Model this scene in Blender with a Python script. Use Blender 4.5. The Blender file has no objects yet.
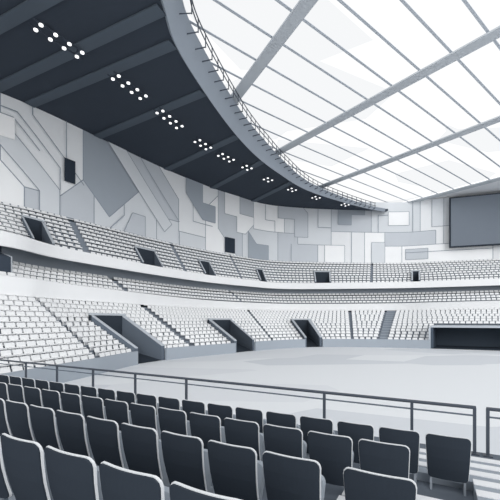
import bpy, bmesh, math, random
from mathutils import Vector, Matrix
random.seed(4)
scn = bpy.context.scene
COL = scn.collection
try:
    scn.view_settings.view_transform = 'Standard'
except Exception: pass
F=350.0; YH=320.0; CZ=5.0

# ---------------- materials ----------------
def lin(h):
    h=h.lstrip('#'); r=[]
    for i in (0,2,4):
        c=int(h[i:i+2],16)/255
        r.append(c/12.92 if c<=.04045 else ((c+.055)/1.055)**2.4)
    return r+[1]
def mat(name,hexc,rough=.9,var=.02,scale=.6,emis=0,spec=.08):
    m=bpy.data.materials.new(name); m.use_nodes=True
    nt=m.node_tree; b=nt.nodes['Principled BSDF']
    c=lin(hexc)
    tc=nt.nodes.new('ShaderNodeTexCoord'); nz=nt.nodes.new('ShaderNodeTexNoise'); nz.inputs['Scale'].default_value=scale
    mx=nt.nodes.new('ShaderNodeMix'); mx.data_type='RGBA'
    mx.inputs[6].default_value=[x*(1-var) for x in c[:3]]+[1]
    mx.inputs[7].default_value=[min(1,x*(1+var)) for x in c[:3]]+[1]
    nt.links.new(tc.outputs['Object'],nz.inputs['Vector']); nt.links.new(nz.outputs['Fac'],mx.inputs[0])
    nt.links.new(mx.outputs[2],b.inputs['Base Color'])
    b.inputs['Roughness'].default_value=rough
    b.inputs['Specular IOR Level'].default_value=spec
    if emis:
        b.inputs['Emission Color'].default_value=(1,1,1,1); b.inputs['Emission Strength'].default_value=emis
    return m
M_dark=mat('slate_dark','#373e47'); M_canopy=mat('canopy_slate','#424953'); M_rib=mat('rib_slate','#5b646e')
M_white=mat('white_concrete','#f8f9fa'); M_seat=mat('seat_light','#f1f2f3'); M_deck=mat('deck_grey','#858d97')
M_front=mat('front_grey','#a2aab3'); M_beam=mat('beam_grey','#c8cdd2'); M_fascia=mat('fascia_grey','#959da7')
M_recess=mat('recess_grey','#454e5a'); M_recshadow=mat('recess_shadow','#9da5ae'); M_seatdark=mat('seat_slate','#373e47',rough=.8,spec=.03); M_rim=mat('seat_rim','#dfe2e5',rough=.6)
M_cush=mat('cushion_grey','#66707b'); M_ndeck=mat('terrace_grey','#666e78'); M_step=mat('step_light','#e3e5e8'); M_plat=mat('platform_grey','#98a0a9')
M_side=mat('stairwell_grey','#626b76'); M_cap=mat('parapet_cap','#bcc2c9'); M_leg=mat('support_grey','#9aa2ab')
M_rail=mat('rail_metal','#484f59',rough=.4,spec=.3); M_lamp=mat('lamp_glow','#ffffff',emis=1.0)
M_screen=mat('screen_slate','#79818b',rough=.8,spec=.05); M_pur=mat('purlin_grey','#c6ccd3')
M_w=[mat('panel_base','#eff1f3'),mat('panel_a','#cdd2d8'),mat('panel_b','#a7afb8'),mat('panel_c','#fbfcfd'),mat('panel_d','#dee2e6'),mat('panel_white','#ffffff'),mat('panel_door','#343c47'),mat('panel_line','#949da8')]

def floor_mat():
    m=mat('court_floor','#e4e9ee',rough=.9,spec=.02)
    nt=m.node_tree; b=nt.nodes['Principled BSDF']
    tc=nt.nodes.new('ShaderNodeTexCoord'); mp=nt.nodes.new('ShaderNodeMapping'); mp.inputs['Rotation'].default_value=(0,0,math.radians(34)); mp.inputs['Scale'].default_value=(.07,.15,1)
    v=nt.nodes.new('ShaderNodeTexVoronoi'); v.distance='EUCLIDEAN'; v.inputs['Scale'].default_value=1.0
    s=nt.nodes.new('ShaderNodeSeparateColor'); r=nt.nodes.new('ShaderNodeValToRGB')
    r.color_ramp.interpolation='CONSTANT'
    e=r.color_ramp.elements; e[0].position=0; e[0].color=lin('#e7eaed'); e[1].position=.5; e[1].color=lin('#e1e4e8')
    x=e.new(.78); x.color=lin('#d7dbe0')
    nt.links.new(tc.outputs['Object'],mp.inputs['Vector']); nt.links.new(mp.outputs[0],v.inputs['Vector'])
    nt.links.new(v.outputs['Color'],s.inputs[0]); nt.links.new(s.outputs[0],r.inputs[0]); nt.links.new(r.outputs[0],b.inputs['Base Color'])
    return m
M_floor=floor_mat()

# ---------------- helpers ----------------
def tag(o,label=None,cat=None,group=None,kind=None):
    if label: o['label']=label
    if cat: o['category']=cat
    if group: o['group']=group
    if kind: o['kind']=kind
    return o
class MB:
    def __init__(s): s.v=[]; s.f=[]; s.m=[]
    def face(s,pts,m=0):
        n=len(s.v); s.v+= [tuple(p) for p in pts]; s.f.append(tuple(range(n,n+len(pts)))); s.m.append(m)
    def hexa(s,p,m=0):
        n=len(s.v); s.v+=[tuple(q) for q in p]
        for a in ((3,2,1,0),(4,5,6,7),(0,1,5,4),(1,2,6,5),(2,3,7,6),(3,0,4,7)):
            s.f.append(tuple(n+i for i in a)); s.m.append(m)
    def box(s,c,d,m=0,X=None):
        cx,cy,cz=c; dx,dy,dz=[q/2 for q in d]
        p=[Vector((cx+a*dx,cy+b*dy,cz+e*dz)) for e in (-1,1) for a,b in ((-1,-1),(1,-1),(1,1),(-1,1))]
        if X: p=[X@q for q in p]
        s.hexa(p,m)
    def obj(s,name,mats,parent=None,weld=False):
        me=bpy.data.meshes.new(name); me.from_pydata(s.v,[],s.f)
        for mm in mats: me.materials.append(mm)
        for i,p in enumerate(me.polygons): p.material_index=s.m[i]
        if weld:
            bm=bmesh.new(); bm.from_mesh(me); bmesh.ops.remove_doubles(bm,verts=bm.verts,dist=1e-4); bm.to_mesh(me); bm.free()
        me.update()
        o=bpy.data.objects.new(name,me); COL.objects.link(o)
        if parent: o.parent=parent
        return o
def ring(keys):
    K=[Vector(k) for k in keys]
    K=[K[0]*2-K[1]]+K+[K[-1]*2-K[-2]]
    def r(s):
        i=int(max(0,min(len(K)-4,math.floor(s)))); t=s-i
        a,b,c,d=K[i:i+4]
        return .5*((2*b)+(c-a)*t+(2*a-5*b+4*c-d)*t*t+(3*b-a-3*c+d)*t**3)
    return r
def nrm(r,s):
    d=(r(s+.02)-r(s-.02)).normalized(); return Vector((-d.y,d.x))
def off(r,d): return lambda s: r(s)+nrm(r,s)*d
def v3(p,z): return Vector((p[0],p[1],z))
def frange(a,b,n): return [a+(b-a)*i/n for i in range(n+1)]

B0=ring([(-19,9),(-16.5,20),(-14.2,31),(-11.3,42),(-.8,54.7),(6,61.5),(13,64.5),(23,64),(31.5,61),(42,56),(55,50)])
B2=ring([(-36,10),(-27,25.3),(-22.7,34.6),(-20.6,43.2),(-10.2,71.7),(2.5,86.5),(13,91.5),(34,89),(44.3,82.5),(56.7,73.5),(68,63)])
B1=ring([(-40,12),(-32,31),(-27,39.4),(-24.5,49),(-12.3,71.5),(0,85.6),(11,92.6),(36,90.4),(47.7,87),(63,80.6),(74,73)])
B3=ring([(-52,18),(-42,41),(-36.3,48),(-31,54.6),(-17.2,75.3),(-3.9,90),(9.9,99),(41,102.6),(54,99.5),(72,93.7),(87.5,87.5)])
IC=ring([(-7.5,15),(-8.3,26.5),(-8.4,33.9),(-7.7,41.7),(-1.7,59.6),(5.9,73.3),(16.7,86.1),(39.0,100.3),(53.5,98.5)])
MBK=off(B1,3.4)

def strip(name,r0,z0,r1,z1,r2,z2,r3,z3,s0,s1,m,n=120):
    b=MB(); S=frange(s0,s1,n)
    ev=lambda z,t: z(t) if callable(z) else z
    for a,c in zip(S[:-1],S[1:]):
        q=[[v3(r(t),ev(z,t)) for r,z in ((r0,z0),(r1,z1),(r2,z2),(r3,z3))] for t in (a,c)]
        for i in range(4):
            j=(i+1)%4
            b.face([q[0][i],q[1][i],q[1][j],q[0][j]])
    for t in (s0,s1): b.face([v3(r(t),ev(z,t)) for r,z in ((r0,z0),(r1,z1),(r2,z2),(r3,z3))])
    return b.obj(name,[m],weld=True)
def band(name,r,z0,z1,th,s0,s1,m): 
    o=off(r,th); return strip(name,r,z0,r,z1,o,z1,o,z0,s0,s1,m)

# ---------------- tiers ----------------
class Tier:
    def __init__(s,A,B,za,zb,n): s.A=A;s.B=B;s.za=za;s.zb=zb;s.n=n
    def P(s,f,t): return s.A(t).lerp(s.B(t),f)
    def z(s,f): return s.za+(s.zb-s.za)*f
LOW=Tier(off(B0,.35),off(B2,.3),1.0,7.5,13)
MID=Tier(off(B2,.35),off(B1,3.3),8.5,12.2,5)
UPP=Tier(off(B1,.4),off(B3,-.1),13.9,21.6,10)
low_v=[(2.76,3.12,0,.6),(3.86,4.22,0,.52),(5.62,6.05,0,.52)]
tunnel=(8.0,9.45,0,.40)
mid_v=[(1.9,2.12,.5,1.0)]
upp_v=[(2.5,2.84,.1,.6),(3.56,3.74,.1,.5),(4.26,4.43,.1,.5),(5.33,5.52,.1,.5),(6.28,6.43,.1,.5),(7.38,7.58,.1,.5)]
def tier_mesh(name,T,cuts,label,s0=0,s1=10):
    b=MB(); S=set(frange(s0,s1,120))
    for c in cuts: S|={c[0],c[1]}
    S=sorted(S)
    for a,c in zip(S[:-1],S[1:]):
        mid=(a+c)/2
        for i in range(T.n):
            f0=i/T.n; f1=(i+1)/T.n
            if any(k[0]<mid<k[1] and k[2]-.01<=f0 and f1<=k[3]+.5/T.n for k in cuts): continue
            z=T.z(f0); z2=T.z(f1)
            b.face([v3(T.P(f0,a),z),v3(T.P(f0,c),z),v3(T.P(f1,c),z),v3(T.P(f1,a),z)])
            if i<T.n-1: b.face([v3(T.P(f1,a),z),v3(T.P(f1,c),z),v3(T.P(f1,c),z2),v3(T.P(f1,a),z2)])
    return tag(b.obj(name,[M_deck],weld=True),label,'grandstand')
tier_mesh('lower_grandstand',LOW,low_v+[tunnel],'stepped grey concrete terrace around the court')
tier_mesh('middle_grandstand',MID,[],'narrow grey terrace between two white balcony bands')
tier_mesh('upper_grandstand',UPP,upp_v,'steep grey upper terrace below the patterned wall')
fc=[0]+[x for v in low_v for x in v[:2]]+[tunnel[0],tunnel[1],10]
for i in range(0,len(fc),2):
    tag(band('court_wall',B0,0,1.5,.3,fc[i],fc[i+1],M_front),'low pale grey wall at the foot of the lower seats','wall','court edge walls')
tag(band('balcony_band',B2,7.4,9.2,.3,0,10,M_white),'white curved balcony front above the lower seats','balcony')
tag(band('balcony_band',B1,13.2,14.8,.35,0,10,M_white),'white curved balcony front under the upper seats','balcony')
for a,c,m,l in ((0,2.25,M_recess,'dark'),(2.25,10,M_recshadow,'pale grey')):  # long grey stretch: shadow under the upper balcony put into its colour
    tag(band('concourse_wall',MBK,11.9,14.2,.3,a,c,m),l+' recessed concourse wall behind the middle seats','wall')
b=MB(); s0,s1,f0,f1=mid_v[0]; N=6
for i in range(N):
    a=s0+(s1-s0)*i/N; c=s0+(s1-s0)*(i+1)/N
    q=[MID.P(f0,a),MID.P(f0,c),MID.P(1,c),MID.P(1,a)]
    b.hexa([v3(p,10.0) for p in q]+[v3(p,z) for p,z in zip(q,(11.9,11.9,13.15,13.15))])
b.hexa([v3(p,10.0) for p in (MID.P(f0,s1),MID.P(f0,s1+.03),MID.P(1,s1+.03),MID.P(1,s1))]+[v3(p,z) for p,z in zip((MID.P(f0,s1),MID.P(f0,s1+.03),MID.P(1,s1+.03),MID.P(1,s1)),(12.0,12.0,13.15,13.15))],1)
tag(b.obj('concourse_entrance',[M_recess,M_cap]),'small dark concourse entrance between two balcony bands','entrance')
o=band('wall_light_block',off(B3,.25),0,39.4,.4,0,10,M_recess); tag(o,'plain grey outer wall added to keep sky light out of the bowl','wall',kind='structure')  # added to stop sky light leaking in behind the tiers

def vomitory(T,s0,s1,f0,f1,label,par=.75,ground=None,thick=.3,ms=2):
    b=MB(); zf=ground if ground is not None else T.z(f0)-.3
    dA=thick/max(1,(T.P(f0,s1)-T.P(f0,s0)).length)*(s1-s0)
    for sa,sb in ((s0,s0+dA),(s1-dA,s1)):
        q=[T.P(f0,sa),T.P(f0,sb),T.P(f1,sb),T.P(f1,sa)]
        t=[T.z(f0)+par]*2+[T.z(f1)+par]*2
        b.hexa([v3(p,zf) for p in q]+[v3(p,z-.1) for p,z in zip(q,t)],ms)
        b.hexa([v3(p,z-.1) for p,z in zip(q,t)]+[v3(p,z) for p,z in zip(q,t)],3)
    ft=f1-.04
    zt_=T.z(f1)+par
    q4=[T.P(ft,s0),T.P(ft,s1),T.P(f1,s1),T.P(f1,s0)]
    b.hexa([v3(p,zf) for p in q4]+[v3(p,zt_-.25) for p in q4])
    b.hexa([v3(p,zt_-.25) for p in q4]+[v3(p,zt_) for p in q4],3)
    q=[T.P(f0,s0+dA),T.P(f0,s1-dA),T.P(ft,s1-dA),T.P(ft,s0+dA)]
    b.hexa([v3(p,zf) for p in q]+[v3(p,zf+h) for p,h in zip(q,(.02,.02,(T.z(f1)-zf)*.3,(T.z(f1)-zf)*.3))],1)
    o=b.obj('stairwell',[M_dark,M_dark,M_side,M_cap]); tag(o,label,'stairwell','stairwells in the seating'); return o  # dark ramp and back wall: shade inside the opening painted as colour
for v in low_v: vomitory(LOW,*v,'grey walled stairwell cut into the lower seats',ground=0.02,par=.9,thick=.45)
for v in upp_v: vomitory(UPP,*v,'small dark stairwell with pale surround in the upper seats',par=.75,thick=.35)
# tunnel
b=MB(); s0,s1,f0,f1=tunnel; N=12
for i in range(N):
    a=s0+(s1-s0)*i/N; c=s0+(s1-s0)*(i+1)/N
    for fa,fb,za,zb,m in ((0,f1,3.7,4.0,1),(f1-.03,f1,0.02,3.7,0),(0.0,f1-.03,3.66,3.7,0),(0,f1-.03,.012,.03,0)):
        b.hexa([v3(LOW.P(fa,a),za),v3(LOW.P(fa,c),za),v3(LOW.P(fb,c),za),v3(LOW.P(fb,a),za),v3(LOW.P(fa,a),zb),v3(LOW.P(fa,c),zb),v3(LOW.P(fb,c),zb),v3(LOW.P(fb,a),zb)],m)
for a,c,m in ((s0-.03,s0,1),(s0,s0+.04,0),(s1-.04,s1,0)):
    b.hexa([v3(LOW.P(0,a),.02),v3(LOW.P(0,c),.02),v3(LOW.P(f1,c),.02),v3(LOW.P(f1,a),.02)]+[v3(p,3.7) for p in (LOW.P(0,a),LOW.P(0,c),LOW.P(f1,c),LOW.P(f1,a))],m)
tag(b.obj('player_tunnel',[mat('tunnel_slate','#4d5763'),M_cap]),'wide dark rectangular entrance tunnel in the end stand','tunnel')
b=MB()
for i in range(LOW.n):
    fa=i/LOW.n; fb=(i+1)/LOW.n; sa,sb=7.05,7.2
    for k in (0,1):
        g0=fa+(fb-fa)*k/2; g1=fa+(fb-fa)*(k+1)/2; z=LOW.z(fa)+.25*(k)
        q=[LOW.P(g0,sa),LOW.P(g0,sb),LOW.P(g1,sb),LOW.P(g1,sa)]
        b.hexa([v3(p,LOW.z(fa)+.01) for p in q]+[v3(p,z+.04) for p in q])
tag(b.obj('aisle_stairs',[M_plat]),'straight grey aisle stairs climbing the end stand','stairs')

# ---------------- bowl seats ----------------
def rpanel(w,h,r,th,n=4,wb=None):
    wb=wb or w
    pts=[]
    for cx,cz,a0 in ((w/2-r,h-r,0),(-w/2+r,h-r,90),(-wb/2+r*.5,r*.5,180),(wb/2-r*.5,r*.5,270)):
        rr=r if cz>r else r*.5
        for i in range(n+1):
            a=math.radians(a0+90*i/n); pts.append((cx+rr*math.cos(a),cz+rr*math.sin(a)))
    return pts
def add_panel(b,pts,y0,y1,lean=0,z0=0,m=0):
    A=[Vector((x,y0-lean*z,z+z0)) for x,z in pts]; B=[Vector((x,y1-lean*z,z+z0)) for x,z in pts]
    b.face(A[::-1],m); b.face(B,m)
    for i in range(len(pts)):
        j=(i+1)%len(pts); b.face([A[i],A[j],B[j],B[i]][::-1],m)
def curved_panel(b,w,wb,h,r,y0,y1,lean,z0,curve,m=0,nx=12):
    # rounded-top panel made of vertical strips, bowed towards the back in the middle
    cols=[]
    xs=sorted(set([-1+2*i/nx for i in range(nx+1)]+[-.97,.97,-.9,.9]))
    for u in xs:
        xt=u*w/2; xb=u*wb/2
        e=max(0,abs(xt)-(w/2-r)); drop=r-math.sqrt(max(0,r*r-e*e))
        eb=max(0,abs(xb)-(wb/2-r*.6)); up=r*.6-math.sqrt(max(0,(r*.6)**2-eb*eb))
        c=curve*u*u
        rows_=[]
        for k in range(5):
            f=k/4; z=up+(h-drop-up)*f; x=xb+(xt-xb)*(z/h)
            rows_.append((x,z,c-lean*z-.02*math.sin(math.pi*f)))
        cols.append(rows_)
    for i in range(len(cols)-1):
        for k in range(4):
            a,b2,c2,d2=cols[i][k],cols[i+1][k],cols[i+1][k+1],cols[i][k+1]
            b.face([(p[0],p[2]+y0,p[1]+z0) for p in (a,b2,c2,d2)],m)
            b.face([(p[0],p[2]+y1,p[1]+z0) for p in (d2,c2,b2,a)],m)
        for k,rev in ((0,True),(4,False)):
            a,b2=cols[i][k],cols[i+1][k]
            q=[(a[0],a[2]+y0,a[1]+z0),(b2[0],b2[2]+y0,b2[1]+z0),(b2[0],b2[2]+y1,b2[1]+z0),(a[0],a[2]+y1,a[1]+z0)]
            b.face(q[::-1] if rev else q,m)
    for i in (0,-1):
        for k in range(4):
            a,b2=cols[i][k],cols[i][k+1]
            q=[(a[0],a[2]+y0,a[1]+z0),(b2[0],b2[2]+y0,b2[1]+z0),(b2[0],b2[2]+y1,b2[1]+z0),(a[0],a[2]+y1,a[1]+z0)]
            b.face(q if i==0 else q[::-1],m)
def seat_geo(b,X=None):
    w=.41
    def H(p): 
        p=[Vector(q) for q in p]
        b.hexa([X@q for q in p] if X else p)
    H([(-w,-.05,.3),(w,-.05,.3),(w,.34,.3),(-w,.34,.3),(-w,-.05,.4),(w,-.05,.4),(w,.36,.42),(-w,.36,.42)])
    H([(-w,-.08,.3),(w,-.08,.3),(w,.0,.3),(-w,.0,.3),(-w*.93,-.18,.76),(w*.93,-.18,.76),(w*.93,-.11,.78),(-w*.93,-.11,.78)])
b=MB(); add_panel(b,rpanel(.81,.45,.1,.05),-.03,.03,.25,.33); 
b.box((0,.16,.37),(.78,.36,.09)); b.box((0,.0,.16),(.5,.12,.34))
tmpl=b.obj('bowl_seat',[M_seat],weld=True); seat_me=tmpl.data; bpy.data.objects.remove(tmpl)
seats=[]
def gen(T,cuts,pitch,tier,aisles,fr=.62):
    for i in range(T.n):
        f=(i+fr)/T.n; z=T.z(i/T.n)
        iv=[(a-hw,a+hw) for a,hw in aisles]
        for k in cuts:
            if k[2]-.08<=f<=k[3]+.05: iv.append((k[0],k[1]))
        iv.sort(); cur=.4; segs=[]
        for a,c in iv:
            if a>cur: segs.append((cur,a))
            cur=max(cur,c)
        segs.append((cur,9.9))
        for a,c in segs:
            n=80; ss=frange(a,c,n); al=[0]
            for u,w_ in zip(ss[:-1],ss[1:]): al.append(al[-1]+(T.P(f,w_)-T.P(f,u)).length)
            L=al[-1]; cnt=int(L/pitch)
            if cnt<1: continue
            pp=L/cnt; j=0
            for q in range(cnt):
                d0=(q+.5)*pp
                while al[j+1]<d0: j+=1
                s=ss[j]+(ss[j+1]-ss[j])*(d0-al[j])/(al[j+1]-al[j])
                p=T.P(f,s)
                d=(T.P(f,s+.01)-T.P(f,s-.01)).normalized(); nn=Vector((d.y,-d.x))
                ang=math.atan2(-nn.x,nn.y)
                px=250+F*p.x/p.y if p.y>1 else -9999
                seats.append((p.y,px,p,z,ang,tier))
gen(LOW,low_v+[tunnel],.95,'lower',[(2.2,.035),(7.12,.09),(3.42,.025),(4.75,.02),(6.6,.015)]); gen(MID,mid_v,.98,'middle',[(3.38,.02),(4.75,.015)]); gen(UPP,upp_v,1.0,'upper',[(3.15,.025),(4.0,.02),(4.9,.015),(6.8,.01)])
def vis(s):
    py=YH-F*(s[3]+.5-CZ)/s[0]
    return 0<s[1]<500 and py<(364+.09*s[1])
cand=sorted([s for s in seats if vis(s)],key=lambda s:s[0])[:300]
cs=set(id(s) for s in cand)
for s in cand:
    o=bpy.data.objects.new('bowl_seat',seat_me); COL.objects.link(o)
    o.location=v3(s[2],s[3]); o.rotation_euler=(0,0,s[4])
    tag(o,'pale grey plastic stadium seat on the %s terrace'%s[5],'seat','pale seats in the bowl')
b=MB()
for s in seats:
    if id(s) in cs or not (-60<s[1]<560): continue
    seat_geo(b,Matrix.Translation(v3(s[2],s[3]))@Matrix.Rotation(s[4],4,'Z'))
tag(b.obj('bowl_seat_rows',[M_seat]),'rows of pale grey plastic stadium seats around the arena','seats','pale seats in the bowl','stuff')

# ---------------- back wall with facade pattern ----------------
def sx(px):
    lo,hi=.5,9.9
    for _ in range(40):
        m=(lo+hi)/2; p=B3(m)
        if p.y<1 or 250+F*p.x/p.y<px: lo=m
        else: hi=m
    return lo
def wz(s,py): return CZ+(YH-py)*B3(s).y/F
def clip(poly,axis,val,keep_ge):
    out=[]
    for i in range(len(poly)):
        a=poly[i]; c=poly[(i+1)%len(poly)]
        ia=(a[axis]>=val) if keep_ge else (a[axis]<=val); ic=(c[axis]>=val) if keep_ge else (c[axis]<=val)
        if ia: out.append(a)
        if ia!=ic:
            t=(val-a[axis])/(c[axis]-a[axis]); out.append((a[0]+t*(c[0]-a[0]),a[1]+t*(c[1]-a[1])))
    return out
WB=MB(); Z0,Z1=21.4,39.4
S=frange(0,10,200)
AL=[0]
for a,c in zip(S[:-1],S[1:]): AL.append(AL[-1]+(B3(c)-B3(a)).length)
def s2a(s):
    i=min(len(AL)-2,int(s/10*200)); return AL[i]+(AL[i+1]-AL[i])*(s-S[i])/(S[i+1]-S[i])
for a,c in zip(S[:-1],S[1:]):
    WB.face([v3(B3(a),Z0),v3(B3(c),Z0),v3(B3(c),Z1),v3(B3(a),Z1)],0)
def put(P,m,d):
    rr=off(B3,-d)
    lo=min(p[0] for p in P); hi=max(p[0] for p in P)
    for i in range(200):
        if AL[i+1]<lo or AL[i]>hi: continue
        q=clip(P,0,AL[i],True)
        if len(q)>2: q=clip(q,0,AL[i+1],False)
        if len(q)>2: q=clip(q,1,Z0+.1,True)
        if len(q)>2: q=clip(q,1,Z1,False)
        if len(q)>2:
            WB.face([v3(rr(S[i]+(S[i+1]-S[i])*(u-AL[i])/(AL[i+1]-AL[i])),z) for u,z in q],m)
LAY=[.03]
def seglist(pts,w):
    n=len(pts); Lf=[];Rt=[]
    for i in range(n):
        if i==0 or i==n-1:
            d=(Vector(pts[1])-Vector(pts[0])) if i==0 else (Vector(pts[-1])-Vector(pts[-2]))
            d.normalize(); k=1; nn=Vector((-d.y,d.x))
        else:
            d1=(Vector(pts[i])-Vector(pts[i-1])).normalized(); d2=(Vector(pts[i+1])-Vector(pts[i])).normalized()
            n1=Vector((-d1.y,d1.x)); n2=Vector((-d2.y,d2.x)); nn=(n1+n2).normalized(); k=1/max(.35,nn.dot(n1))
        p=Vector(pts[i]); Lf.append(p+nn*w/2*k); Rt.append(p-nn*w/2*k)
    return [[tuple(Lf[i]),tuple(Lf[i+1]),tuple(Rt[i+1]),tuple(Rt[i])] for i in range(n-1)]
from mathutils.geometry import tessellate_polygon
A0=s2a(sx(0))
def ap(p): return (A0+p[0],Z0+.2+p[1])
def fillp(pts,m,lw=.15):
    P=[ap(p) for p in pts]
    for t in tessellate_polygon([[Vector((x,y,0)) for x,y in P]]):
        put([P[i] for i in t],m,LAY[0])
    for i in range(len(P)):
        for q in seglist([P[i],P[(i+1)%len(P)]],lw): put(q,7,LAY[0]+.004)
    LAY[0]+=.008
def linep(pts,w=.14):
    for q in seglist([ap(p) for p in pts],w): put(q,7,LAY[0])
    LAY[0]+=.004
for pts,m in [
 ([(-14,0),(3,0),(3,3),(0,6),(0,16),(-14,16)],3),
 ([(0,6),(3,3),(8,3),(12,7),(12,16),(0,16)],0),
 ([(3,0),(14,0),(14,5),(12,7),(8,3),(3,3)],1),
 ([(12,7),(17,2),(24,9),(17,16),(12,16)],2),
 ([(14,0),(28,0),(28,5),(24,9),(17,2),(14,5)],4),
 ([(24,9),(28,5),(34,5),(34,10),(28,16),(17,16)],1),
 ([(28,0),(42,0),(42,3),(34,3),(34,5),(28,5)],4),
 ([(34,3),(42,3),(42,10),(46,14),(46,16),(28,16),(34,10)],0),
 ([(42,0),(52,0),(46,6),(46,14),(42,10)],3),
 ([(46,6),(52,0),(54,0),(54,7),(58,11),(58,16),(46,16)],1),
 ([(54,0),(66,0),(66,8),(58,8),(58,11),(54,7)],4),
 ([(58,8),(68,8),(68,16),(58,16)],3),
 ([(66,0),(78,0),(78,5),(72,5),(72,8),(66,8)],1),
 ([(68,8),(72,8),(72,5),(82,5),(82,16),(68,16)],4),
 ([(78,0),(92,0),(92,9),(82,9),(82,5),(78,5)],0),
 ([(82,9),(94,9),(94,18),(82,18)],1),
 ([(92,0),(103,0),(103,5),(98,5),(98,9),(92,9)],3),
 ([(94,9),(108,9),(108,18),(94,18)],4),
 ([(98,5),(112,5),(112,9),(98,9)],1),
 ([(103,0),(126,0),(126,5),(103,5)],3),
 ([(108,9),(112,9),(112,5),(126,5),(126,18),(108,18)],0),
]: fillp(pts,m)
for pts,m in [
 ([(-9,9),(-1,9),(5,3),(5,0),(8,0),(8,4),(1,11),(-9,11)],4),
 ([(-9,1),(-3,1),(-3,5),(-9,5)],1),
 ([(16,16),(30,2),(32,4),(20,16)],4),
 ([(20,0),(25,0),(25,4),(22,4)],1),
 ([(36,16),(36,12),(41,7),(45,7),(45,11),(41,11),(41,16)],2),
 ([(48,16),(48,10),(52,10),(52,6),(55,6),(58,9),(58,11),(53,11),(53,16)],3),
 ([(56,0),(63,0),(63,4),(59,4),(56,7)],2),
 ([(66,16),(66,12),(71,12),(71,7),(75,7),(75,14),(73,16)],1),
 ([(80,0),(86,0),(86,5),(80,5)],3),
 ([(84,18),(84,11),(88,11),(88,14),(92,14),(92,18)],2),
 ([(94,0),(98,0),(98,6),(94,6)],4),
 ([(99,11),(105,11),(105,15),(99,15)],3),
 ([(104,1),(110,1),(110,4),(104,4)],1),
 ([(111,10),(118,10),(118,18),(111,18)],4),
]: fillp(pts,m,.13)
for pts in [
 [(-12,13.5),(2,13.5),(8,7.5),(8,4)],[(-12,12.5),(1.5,12.5),(5,9)],[(4,16),(4,14),(12,6)],[(9,16),(9,9)],[(17,0),(20,3),(20,5)],
 [(23,16),(34,5)],[(34,0),(34,3)],[(38,10),(38,6),(44,6)],[(48,4),(48,0)],
 [(62,16),(62,11),(65,11),(65,8)],[(70,0),(70,5)],[(78,16),(78,10),(82,10)],[(88,0),(88,9)],[(96,9),(96,14),(99,14)],
 [(106,18),(106,9)],[(114,18),(114,5)],[(120,18),(120,5)],[(118,12),(126,12)],[(104,3),(126,3)],
]: linep(pts)
def pxrect(x0,x1,y0,y1,m,d):
    s0_,s1_=sx(x0),sx(x1); sm=(s0_+s1_)/2
    put([(s2a(s0_),wz(sm,y1)),(s2a(s1_),wz(sm,y1)),(s2a(s1_),wz(sm,y0)),(s2a(s0_),wz(sm,y0))],m,d)
for x0,x1,y0,y1,m in ((-4,14,116,138,5),(63,74,160,183,6),(224,234,238,253,6)): pxrect(x0,x1,y0,y1,m,LAY[0]+.02)
w=WB.obj('wall_back',M_w); tag(w,'curved wall clad in angular grey and white panels','wall',kind='structure')

# ---------------- scoreboard ----------------
rr=off(B3,-2.2); sa,sb=sx(447.5),sx(540)
A=rr(sa);B=rr(sb); d=(B-A); L=d.length; ang=math.atan2(d.y,d.x)
e=bpy.data.objects.new('scoreboard',None); COL.objects.link(e); e.location=((A.x+B.x)/2,(A.y+B.y)/2,25.0); e.rotation_euler=(0,0,ang)
zt=CZ+(YH-197.5)*A.y/F-25.0
b=MB(); b.box((0,.3,zt/2),(L,.5,zt)); b.obj('casing',[M_dark],e)
b=MB(); b.box((0,0,zt/2),(L-.7,.12,zt-.7)); b.obj('screen',[M_screen],e)
b=MB()
for x in (-L/3,L/3): b.box((x,1.0,zt/2),(.4,1.0,zt*.6))
b.obj('bracket',[M_dark],e)
tag(e,'large dark rectangular scoreboard screen on the end wall','scoreboard')

# ---------------- canopy ----------------
def CP(g,s): return B3(s).lerp(IC(s),g)
SE=6.98
b=MB(); S2=frange(0,SE,90)
for a,c in zip(S2[:-1],S2[1:]):
    b.hexa([v3(CP(0,a),37),v3(CP(0,c),37),v3(CP(1,c),36),v3(CP(1,a),36),v3(CP(0,a),37.6),v3(CP(0,c),37.6),v3(CP(1,c),36.6),v3(CP(1,a),36.6)])
tag(b.obj('roof_canopy',[M_canopy]),'dark slate curved roof canopy over the stands','roof')
for s in (.4,1.25,2.1,2.75,3.35,3.95,4.6,5.4):
    b=MB(); A=CP(.01,s);B=CP(.985,s); d=(B-A).normalized(); n=Vector((-d.y,d.x))*.7
    b.hexa([v3(A-n,36.8),v3(A+n,36.8),v3(B+n,35.82),v3(B-n,35.82),v3(A-n,36.98),v3(A+n,36.98),v3(B+n,35.98),v3(B-n,35.98)])
    tag(b.obj('canopy_rib',[M_rib]),'slate grey rib under the dark canopy','beam','canopy ribs')
def tap(s): return max(.12,min(1,(7.05-s)/2.6))
def offv(r,f): return lambda s: r(s)+nrm(r,s)*f(s)
tag(strip('canopy_fascia',IC,lambda s:36.0-.3*tap(s),offv(IC,lambda s:-1.3*tap(s)),lambda s:36.4+2.5*tap(s),offv(IC,lambda s:-1.0*tap(s)),lambda s:36.6+2.5*tap(s),off(IC,.3),lambda s:36.05,0,SE,M_fascia),'grey curved fascia along the canopy edge','fascia')
e=bpy.data.objects.new('catwalk_railing',None); COL.objects.link(e); e.location=(0,0,0)
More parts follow.
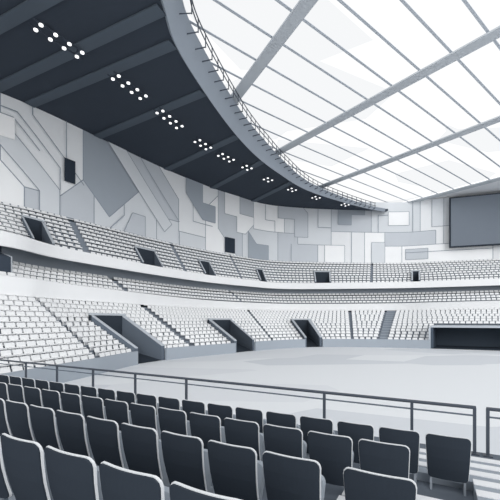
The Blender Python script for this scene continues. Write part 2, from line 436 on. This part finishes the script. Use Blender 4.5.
def tube_path(name,pts,r,m,parent=None,n=6):
    cu=bpy.data.curves.new(name,'CURVE'); cu.dimensions='3D'; sp=cu.splines.new('POLY'); sp.points.add(len(pts)-1)
    for i,p in enumerate(pts): sp.points[i].co=(*p,1)
    cu.bevel_depth=r; cu.bevel_resolution=1; cu.materials.append(m)
    o=bpy.data.objects.new(name,cu); COL.objects.link(o)
    dg=bpy.context.evaluated_depsgraph_get(); me=bpy.data.meshes.new_from_object(o.evaluated_get(dg))
    bpy.data.objects.remove(o); me.name=name
    o=bpy.data.objects.new(name,me); COL.objects.link(o)
    if parent: o.parent=parent
    return o
rq=offv(IC,lambda s:-.5-1.7*tap(s))
zb=lambda s:35.9+1.8*tap(s)
for dz in (.8,1.6): tube_path('rail',[v3(rq(s),zb(s)+dz) for s in frange(1,6.8,120)],.075,M_rail,e)
b=MB(); s=1
while s<6.8:
    p=rq(s); z=zb(s); b.box((p.x,p.y,z+.8),(.12,.12,1.6)); p2=offv(IC,lambda s:-.6*tap(s))(s)
    b.hexa([v3(p+Vector((-.06,0)),z),v3(p+Vector((.06,0)),z),v3(p2+Vector((.06,0)),z),v3(p2+Vector((-.06,0)),z),v3(p+Vector((-.06,0)),z+.15),v3(p+Vector((.06,0)),z+.15),v3(p2+Vector((.06,0)),z+.15),v3(p2+Vector((-.06,0)),z+.15)])
    s+=1.9/((rq(s+.01)-rq(s)).length/.01)
b.obj('baluster',[M_rail],e)['kind']='stuff'
tag(e,'thin metal catwalk railing following the canopy edge','railing')

# floodlight racks
rk=[(60,42),(130,88),(170,120),(203,145),(226,158),(247,168),(268,180),(292,190),(316,198),(345,205)]
pl=[]
for x,y in rk:
    Y=F*30.6/(YH-y); pl.append(Vector(((x-250)/F*Y,Y)))
bl=MB()
def disc(b,r,h,n=12):
    P=[(r*math.cos(2*math.pi*i/n),r*math.sin(2*math.pi*i/n)) for i in range(n)]
    b.face([(x,y,0) for x,y in P][::-1]); b.face([(x,y,h) for x,y in P])
    for i in range(n):
        j=(i+1)%n; b.face([(*P[i],0),(*P[j],0),(*P[j],h),(*P[i],h)])
disc(bl,.22,.12); lo=bl.obj('lamp',[M_lamp],weld=True); lme=lo.data; bpy.data.objects.remove(lo)
for i,p in enumerate(pl):
    t=(pl[min(i+1,len(pl)-1)]-pl[max(i-1,0)]); ang=math.atan2(t.y,t.x)
    e=bpy.data.objects.new('floodlight_rack',None); COL.objects.link(e); e.location=(p.x,p.y,35.75); e.rotation_euler=(0,0,ang)
    n=4 if i<3 else (3 if i<5 else 2)
    sp_=1.5
    L=sp_*n
    b=MB()
    for c in (-.55,.55): b.box((0,c,0),(L,.14,.12))
    for x in (-L/3,L/3): b.box((x,0,.08),(.14,1.3,.1)); b.box((x,0,.5),(.12,.12,.8))
    b.obj('housing',[M_canopy],e)
    for a in range(n):
        for c in (-.55,.55):
            o=bpy.data.objects.new('lamp',lme); COL.objects.link(o); o.parent=e; o.location=((a-(n-1)/2)*sp_,c,-.19)
    tag(e,'rack of round white floodlights under the dark canopy','floodlight','floodlight racks')

# ---------------- glazed roof ----------------
RZ=39.6
def bar(name,A,B,w,h,z,m,label,grp):
    b=MB(); d=(B-A).normalized(); n=Vector((-d.y,d.x))*w/2
    b.hexa([v3(A-n,z),v3(A+n,z),v3(B+n,z),v3(B-n,z),v3(A-n,z+h),v3(A+n,z+h),v3(B+n,z+h),v3(B-n,z+h)])
    return tag(b.obj(name,[m]),label,'beam',grp)
LB='thick grey steel beam across the glazed roof'
p0=Vector((-2.0,53.6)); p1=Vector((6.3,37.7)); dd=(p1-p0).normalized()
bar('roof_beam',p0-dd*8,p0+dd*42,1.7,.2,RZ-.3,M_beam,LB,'main roof beams')
for c,w in ((63.2,1.8),(90.6,1.9),(129,2.2)):
    bar('roof_beam',Vector((c-.8*16,16)),Vector((c-.8*112,112)),w,.2,RZ-.3,M_beam,LB,'main roof beams')
Q=Vector((1.3,1)).normalized()
k=-54
while k<112:
    A=Vector((-22,k)); tt=(129-(A.x+.8*A.y))/(Q.x+.8*Q.y)
    if tt>8: bar('roof_purlin',A,A+Q*tt,.33,.06,RZ+.1,M_pur,'thin pale grey glazing bar in the roof','roof glazing bars')
    k+=5.2
m=bpy.data.materials.new('glazing'); m.use_nodes=True; nt=m.node_tree
for n in list(nt.nodes):
    if n.type!='OUTPUT_MATERIAL': nt.nodes.remove(n)
out=[n for n in nt.nodes][0]
tc=nt.nodes.new('ShaderNodeTexCoord'); mp=nt.nodes.new('ShaderNodeMapping'); mp.inputs['Scale'].default_value=(.05,.09,1); mp.inputs['Rotation'].default_value=(0,0,.6)
vo=nt.nodes.new('ShaderNodeTexVoronoi'); vo.distance='EUCLIDEAN'; vo.inputs['Scale'].default_value=1
sc=nt.nodes.new('ShaderNodeSeparateColor'); rp=nt.nodes.new('ShaderNodeValToRGB'); rp.color_ramp.interpolation='CONSTANT'
el=rp.color_ramp.elements; el[0].color=(.85,.85,.85,1); el[1].position=.55; el[1].color=(.77,.775,.78,1)
nt.links.new(tc.outputs['Object'],mp.inputs[0]); nt.links.new(mp.outputs[0],vo.inputs['Vector']); nt.links.new(vo.outputs['Color'],sc.inputs[0]); nt.links.new(sc.outputs[0],rp.inputs[0])
tr=nt.nodes.new('ShaderNodeBsdfTransparent')
nt.links.new(rp.outputs[0],tr.inputs[0]); nt.links.new(tr.outputs[0],out.inputs[0])
b=MB(); b.face([(-40,8,RZ+.6),(129-.8*8,8,RZ+.6),(129-.8*112,112,RZ+.6),(-40,112,RZ+.6)])
tag(b.obj('roof_glazing',[m]),'bright translucent white glass roof','roof')
b=MB(); b.face([(129-.8*115,115,39.7),(129-.8*55,55,39.7),(115,55,39.7),(115,115,39.7)][::-1])
tag(b.obj('ceiling',[M_w[0]]),'pale grey soffit between the wall and the glass roof','ceiling',kind='structure')

# ---------------- floor ----------------
b=MB(); b.face([(-90,-25,0),(130,-25,0),(130,125,0),(-90,125,0)])
tag(b.obj('floor',[M_floor]),'pale grey court floor','floor',kind='structure')

# ---------------- near terrace ----------------
U=Vector((.8797,-.4756)); N_=Vector((.4756,.8797)); ANG=math.atan2(U.y,U.x)
def tp(t,p): return U*t+N_*p
def tbox(b,t0,t1,p0,p1,z0,z1,m=0):
    c=[tp(t0,p0),tp(t1,p0),tp(t1,p1),tp(t0,p1)]
    b.hexa([v3(q,z0) for q in c]+[v3(q,z1) for q in c],m)
rows=[(5.4,1.53),(4.15,1.34),(2.9,1.17),(1.65,.93),(.4,.75)]
HB=.80
tz=[CZ-d-HB for p,d in rows]
b=MB(); T0,T1=-17,7
edges=[7.35,4.75,3.5,2.25,1.0,-2.0]
for i in range(5): tbox(b,T0,T1,edges[i+1],edges[i],0,tz[i])
tag(b.obj('near_terrace',[M_ndeck]),'stepped grey terrace carrying the dark seats','grandstand')
def steps(t0,t1,pe,za,zb,n=4,w=.15,gap=.13,t0b=None):
    for k in range(n):
        b=MB()
        tt0=t0 if (t0b is None or k<2) else t0b
        p0=pe+.02+k*(w+gap); z=za+.034+(zb-za)*(1-(k+.5)/n)
        tbox(b,tt0,t1,p0-gap*.9,p0+.001,za+.002,z-.004,1)
        tbox(b,tt0,t1,p0,p0+w,za+.002,z,1)
        tbox(b,tt0,t1,p0,p0+w,z,z+.012,0)
        tag(b.obj('aisle_step',[M_step,M_plat]),'pale striped step tread beside the dark chairs','step','aisle steps')
steps(.40,4.2,5.0,tz[0],tz[1],5,.17,.25,-.3)
steps(-.25,4.2,3.74,tz[1],tz[2],3,.13,.22)
steps(-1.0,-.5,2.5,tz[2],tz[3],3,.12,.12)
steps(-1.0,-.5,3.6,tz[1],tz[2],4,.12,.12)

# near seats
def mk(name,fn,mats,smooth=False):
    b=MB(); fn(b); o=b.obj(name,mats,weld=True); me=o.data; bpy.data.objects.remove(o)
    return me
BH=.62; BZ=.80-BH
def f_back(b): curved_panel(b,.53,.47,BH,.065,-.016,.0,.2,BZ,.035)
def f_rim(b): curved_panel(b,.543,.483,BH+.008,.069,.001,.018,.2,BZ,.035)
def f_seat(b): add_panel(b,rpanel(.45,.42,.07,.05,5,.42),.07,.13,-.25,.14)
def f_leg(b):
    b.hexa([(-.014,.02,0),(.014,.02,0),(.014,.26,0),(-.014,.26,0),(-.014,.05,.2),(.014,.05,.2),(.014,.18,.2),(-.014,.18,.2)])
me_b=mk('backrest',f_back,[M_seatdark]); me_r=mk('backrest_shell',f_rim,[M_rim]); me_s=mk('seat_pan',f_seat,[M_leg]); me_l=mk('leg',f_leg,[M_leg])
def near_seat(t,p,z,last):
    q=tp(t,p); e=bpy.data.objects.new('arena_chair',None); COL.objects.link(e)
    e.location=v3(q,z); e.rotation_euler=(0,0,ANG)
    for nm,me,x in (('backrest',me_b,0),('backrest_shell',me_r,0),('seat_pan',me_s,0),('leg',me_l,-.2),('leg',me_l,.2)):
        o=bpy.data.objects.new(nm,me); COL.objects.link(o); o.parent=e; o.location=(x,0,0)
        if nm=='backrest_shell': o['label']='pale grey edged front shell'
        if nm=='seat_pan': o['label']='pale grey folded seat pan'
    tag(e,'dark slate chair with pale rim next to the aisle' if last else 'dark slate arena chair with a pale grey rim','chair','dark chairs on the near terrace')
spec=[(.1,5.4,tz[0],-12.6,0),(-.54,4.15,tz[1],-9.6,0),(-.53,2.9,tz[2],-6.8,.12),(-.51,1.65,tz[3],-4.2,0)]
for t0,p,z,tm,sh in spec:
    t=t0; first=True
    while t>tm:
        near_seat(t+(sh if first else 0),p,z,first); first=False; t-=.6

# ---------------- front railing ----------------
def railing(posts,t0,t1,label):
    e=bpy.data.objects.new('guard_rail',None); COL.objects.link(e); q=tp((t0+t1)/2,7.2); e.location=v3(q,tz[0]); e.rotation_euler=(0,0,ANG)
    c=(t0+t1)/2
    tube_path('top_rail',[Vector((t0-c,0,CZ-1.52-tz[0])),Vector((t1-c,0,CZ-1.52-tz[0]))],.032,M_rail,e)
    tube_path('lower_rail',[Vector((t0-c,0,CZ-1.66-tz[0])),Vector((t1-c,0,CZ-1.66-tz[0]))],.016,M_cush,e)
    for t in posts:
        b=MB(); b.box((t-c,0,(CZ-1.52-tz[0])/2),(.05,.05,CZ-1.52-tz[0])); b.box((t-c,0,.01),(.14,.12,.02)); b.obj('post',[M_rail],e)
    tag(e,label,'railing','guard rails at the terrace edge')
railing([.54,-.45,-2.12,-5.77,-7.6,-9.4,-11.2,-13,-14.9],-15,.56,'long grey metal guard rail before the court')
railing([.73,2.4,4.2,6],.71,6,'short grey metal guard rail past the gap')

# ---------------- light ----------------
w=bpy.data.worlds.new('World'); scn.world=w; w.use_nodes=True
bg=w.node_tree.nodes['Background']; bg.inputs[0].default_value=(.985,.992,1,1); bg.inputs[1].default_value=1.22
sd=bpy.data.lights.new('sun','SUN'); sd.energy=1.1; sd.angle=.5; so=bpy.data.objects.new('sun',sd); COL.objects.link(so)
so.rotation_euler=(math.radians(76),0,math.radians(10))

# ---------------- camera ----------------
cd=bpy.data.cameras.new('camera'); cam=bpy.data.objects.new('camera',cd); COL.objects.link(cam); scn.camera=cam
cam.location=(0,0,CZ); cam.rotation_euler=(math.radians(90),0,0)
cd.sensor_width=36; cd.sensor_fit='HORIZONTAL'; cd.lens=36*F/500; cd.shift_y=(YH-250)/500; cd.clip_end=1000; cd.clip_start=.05
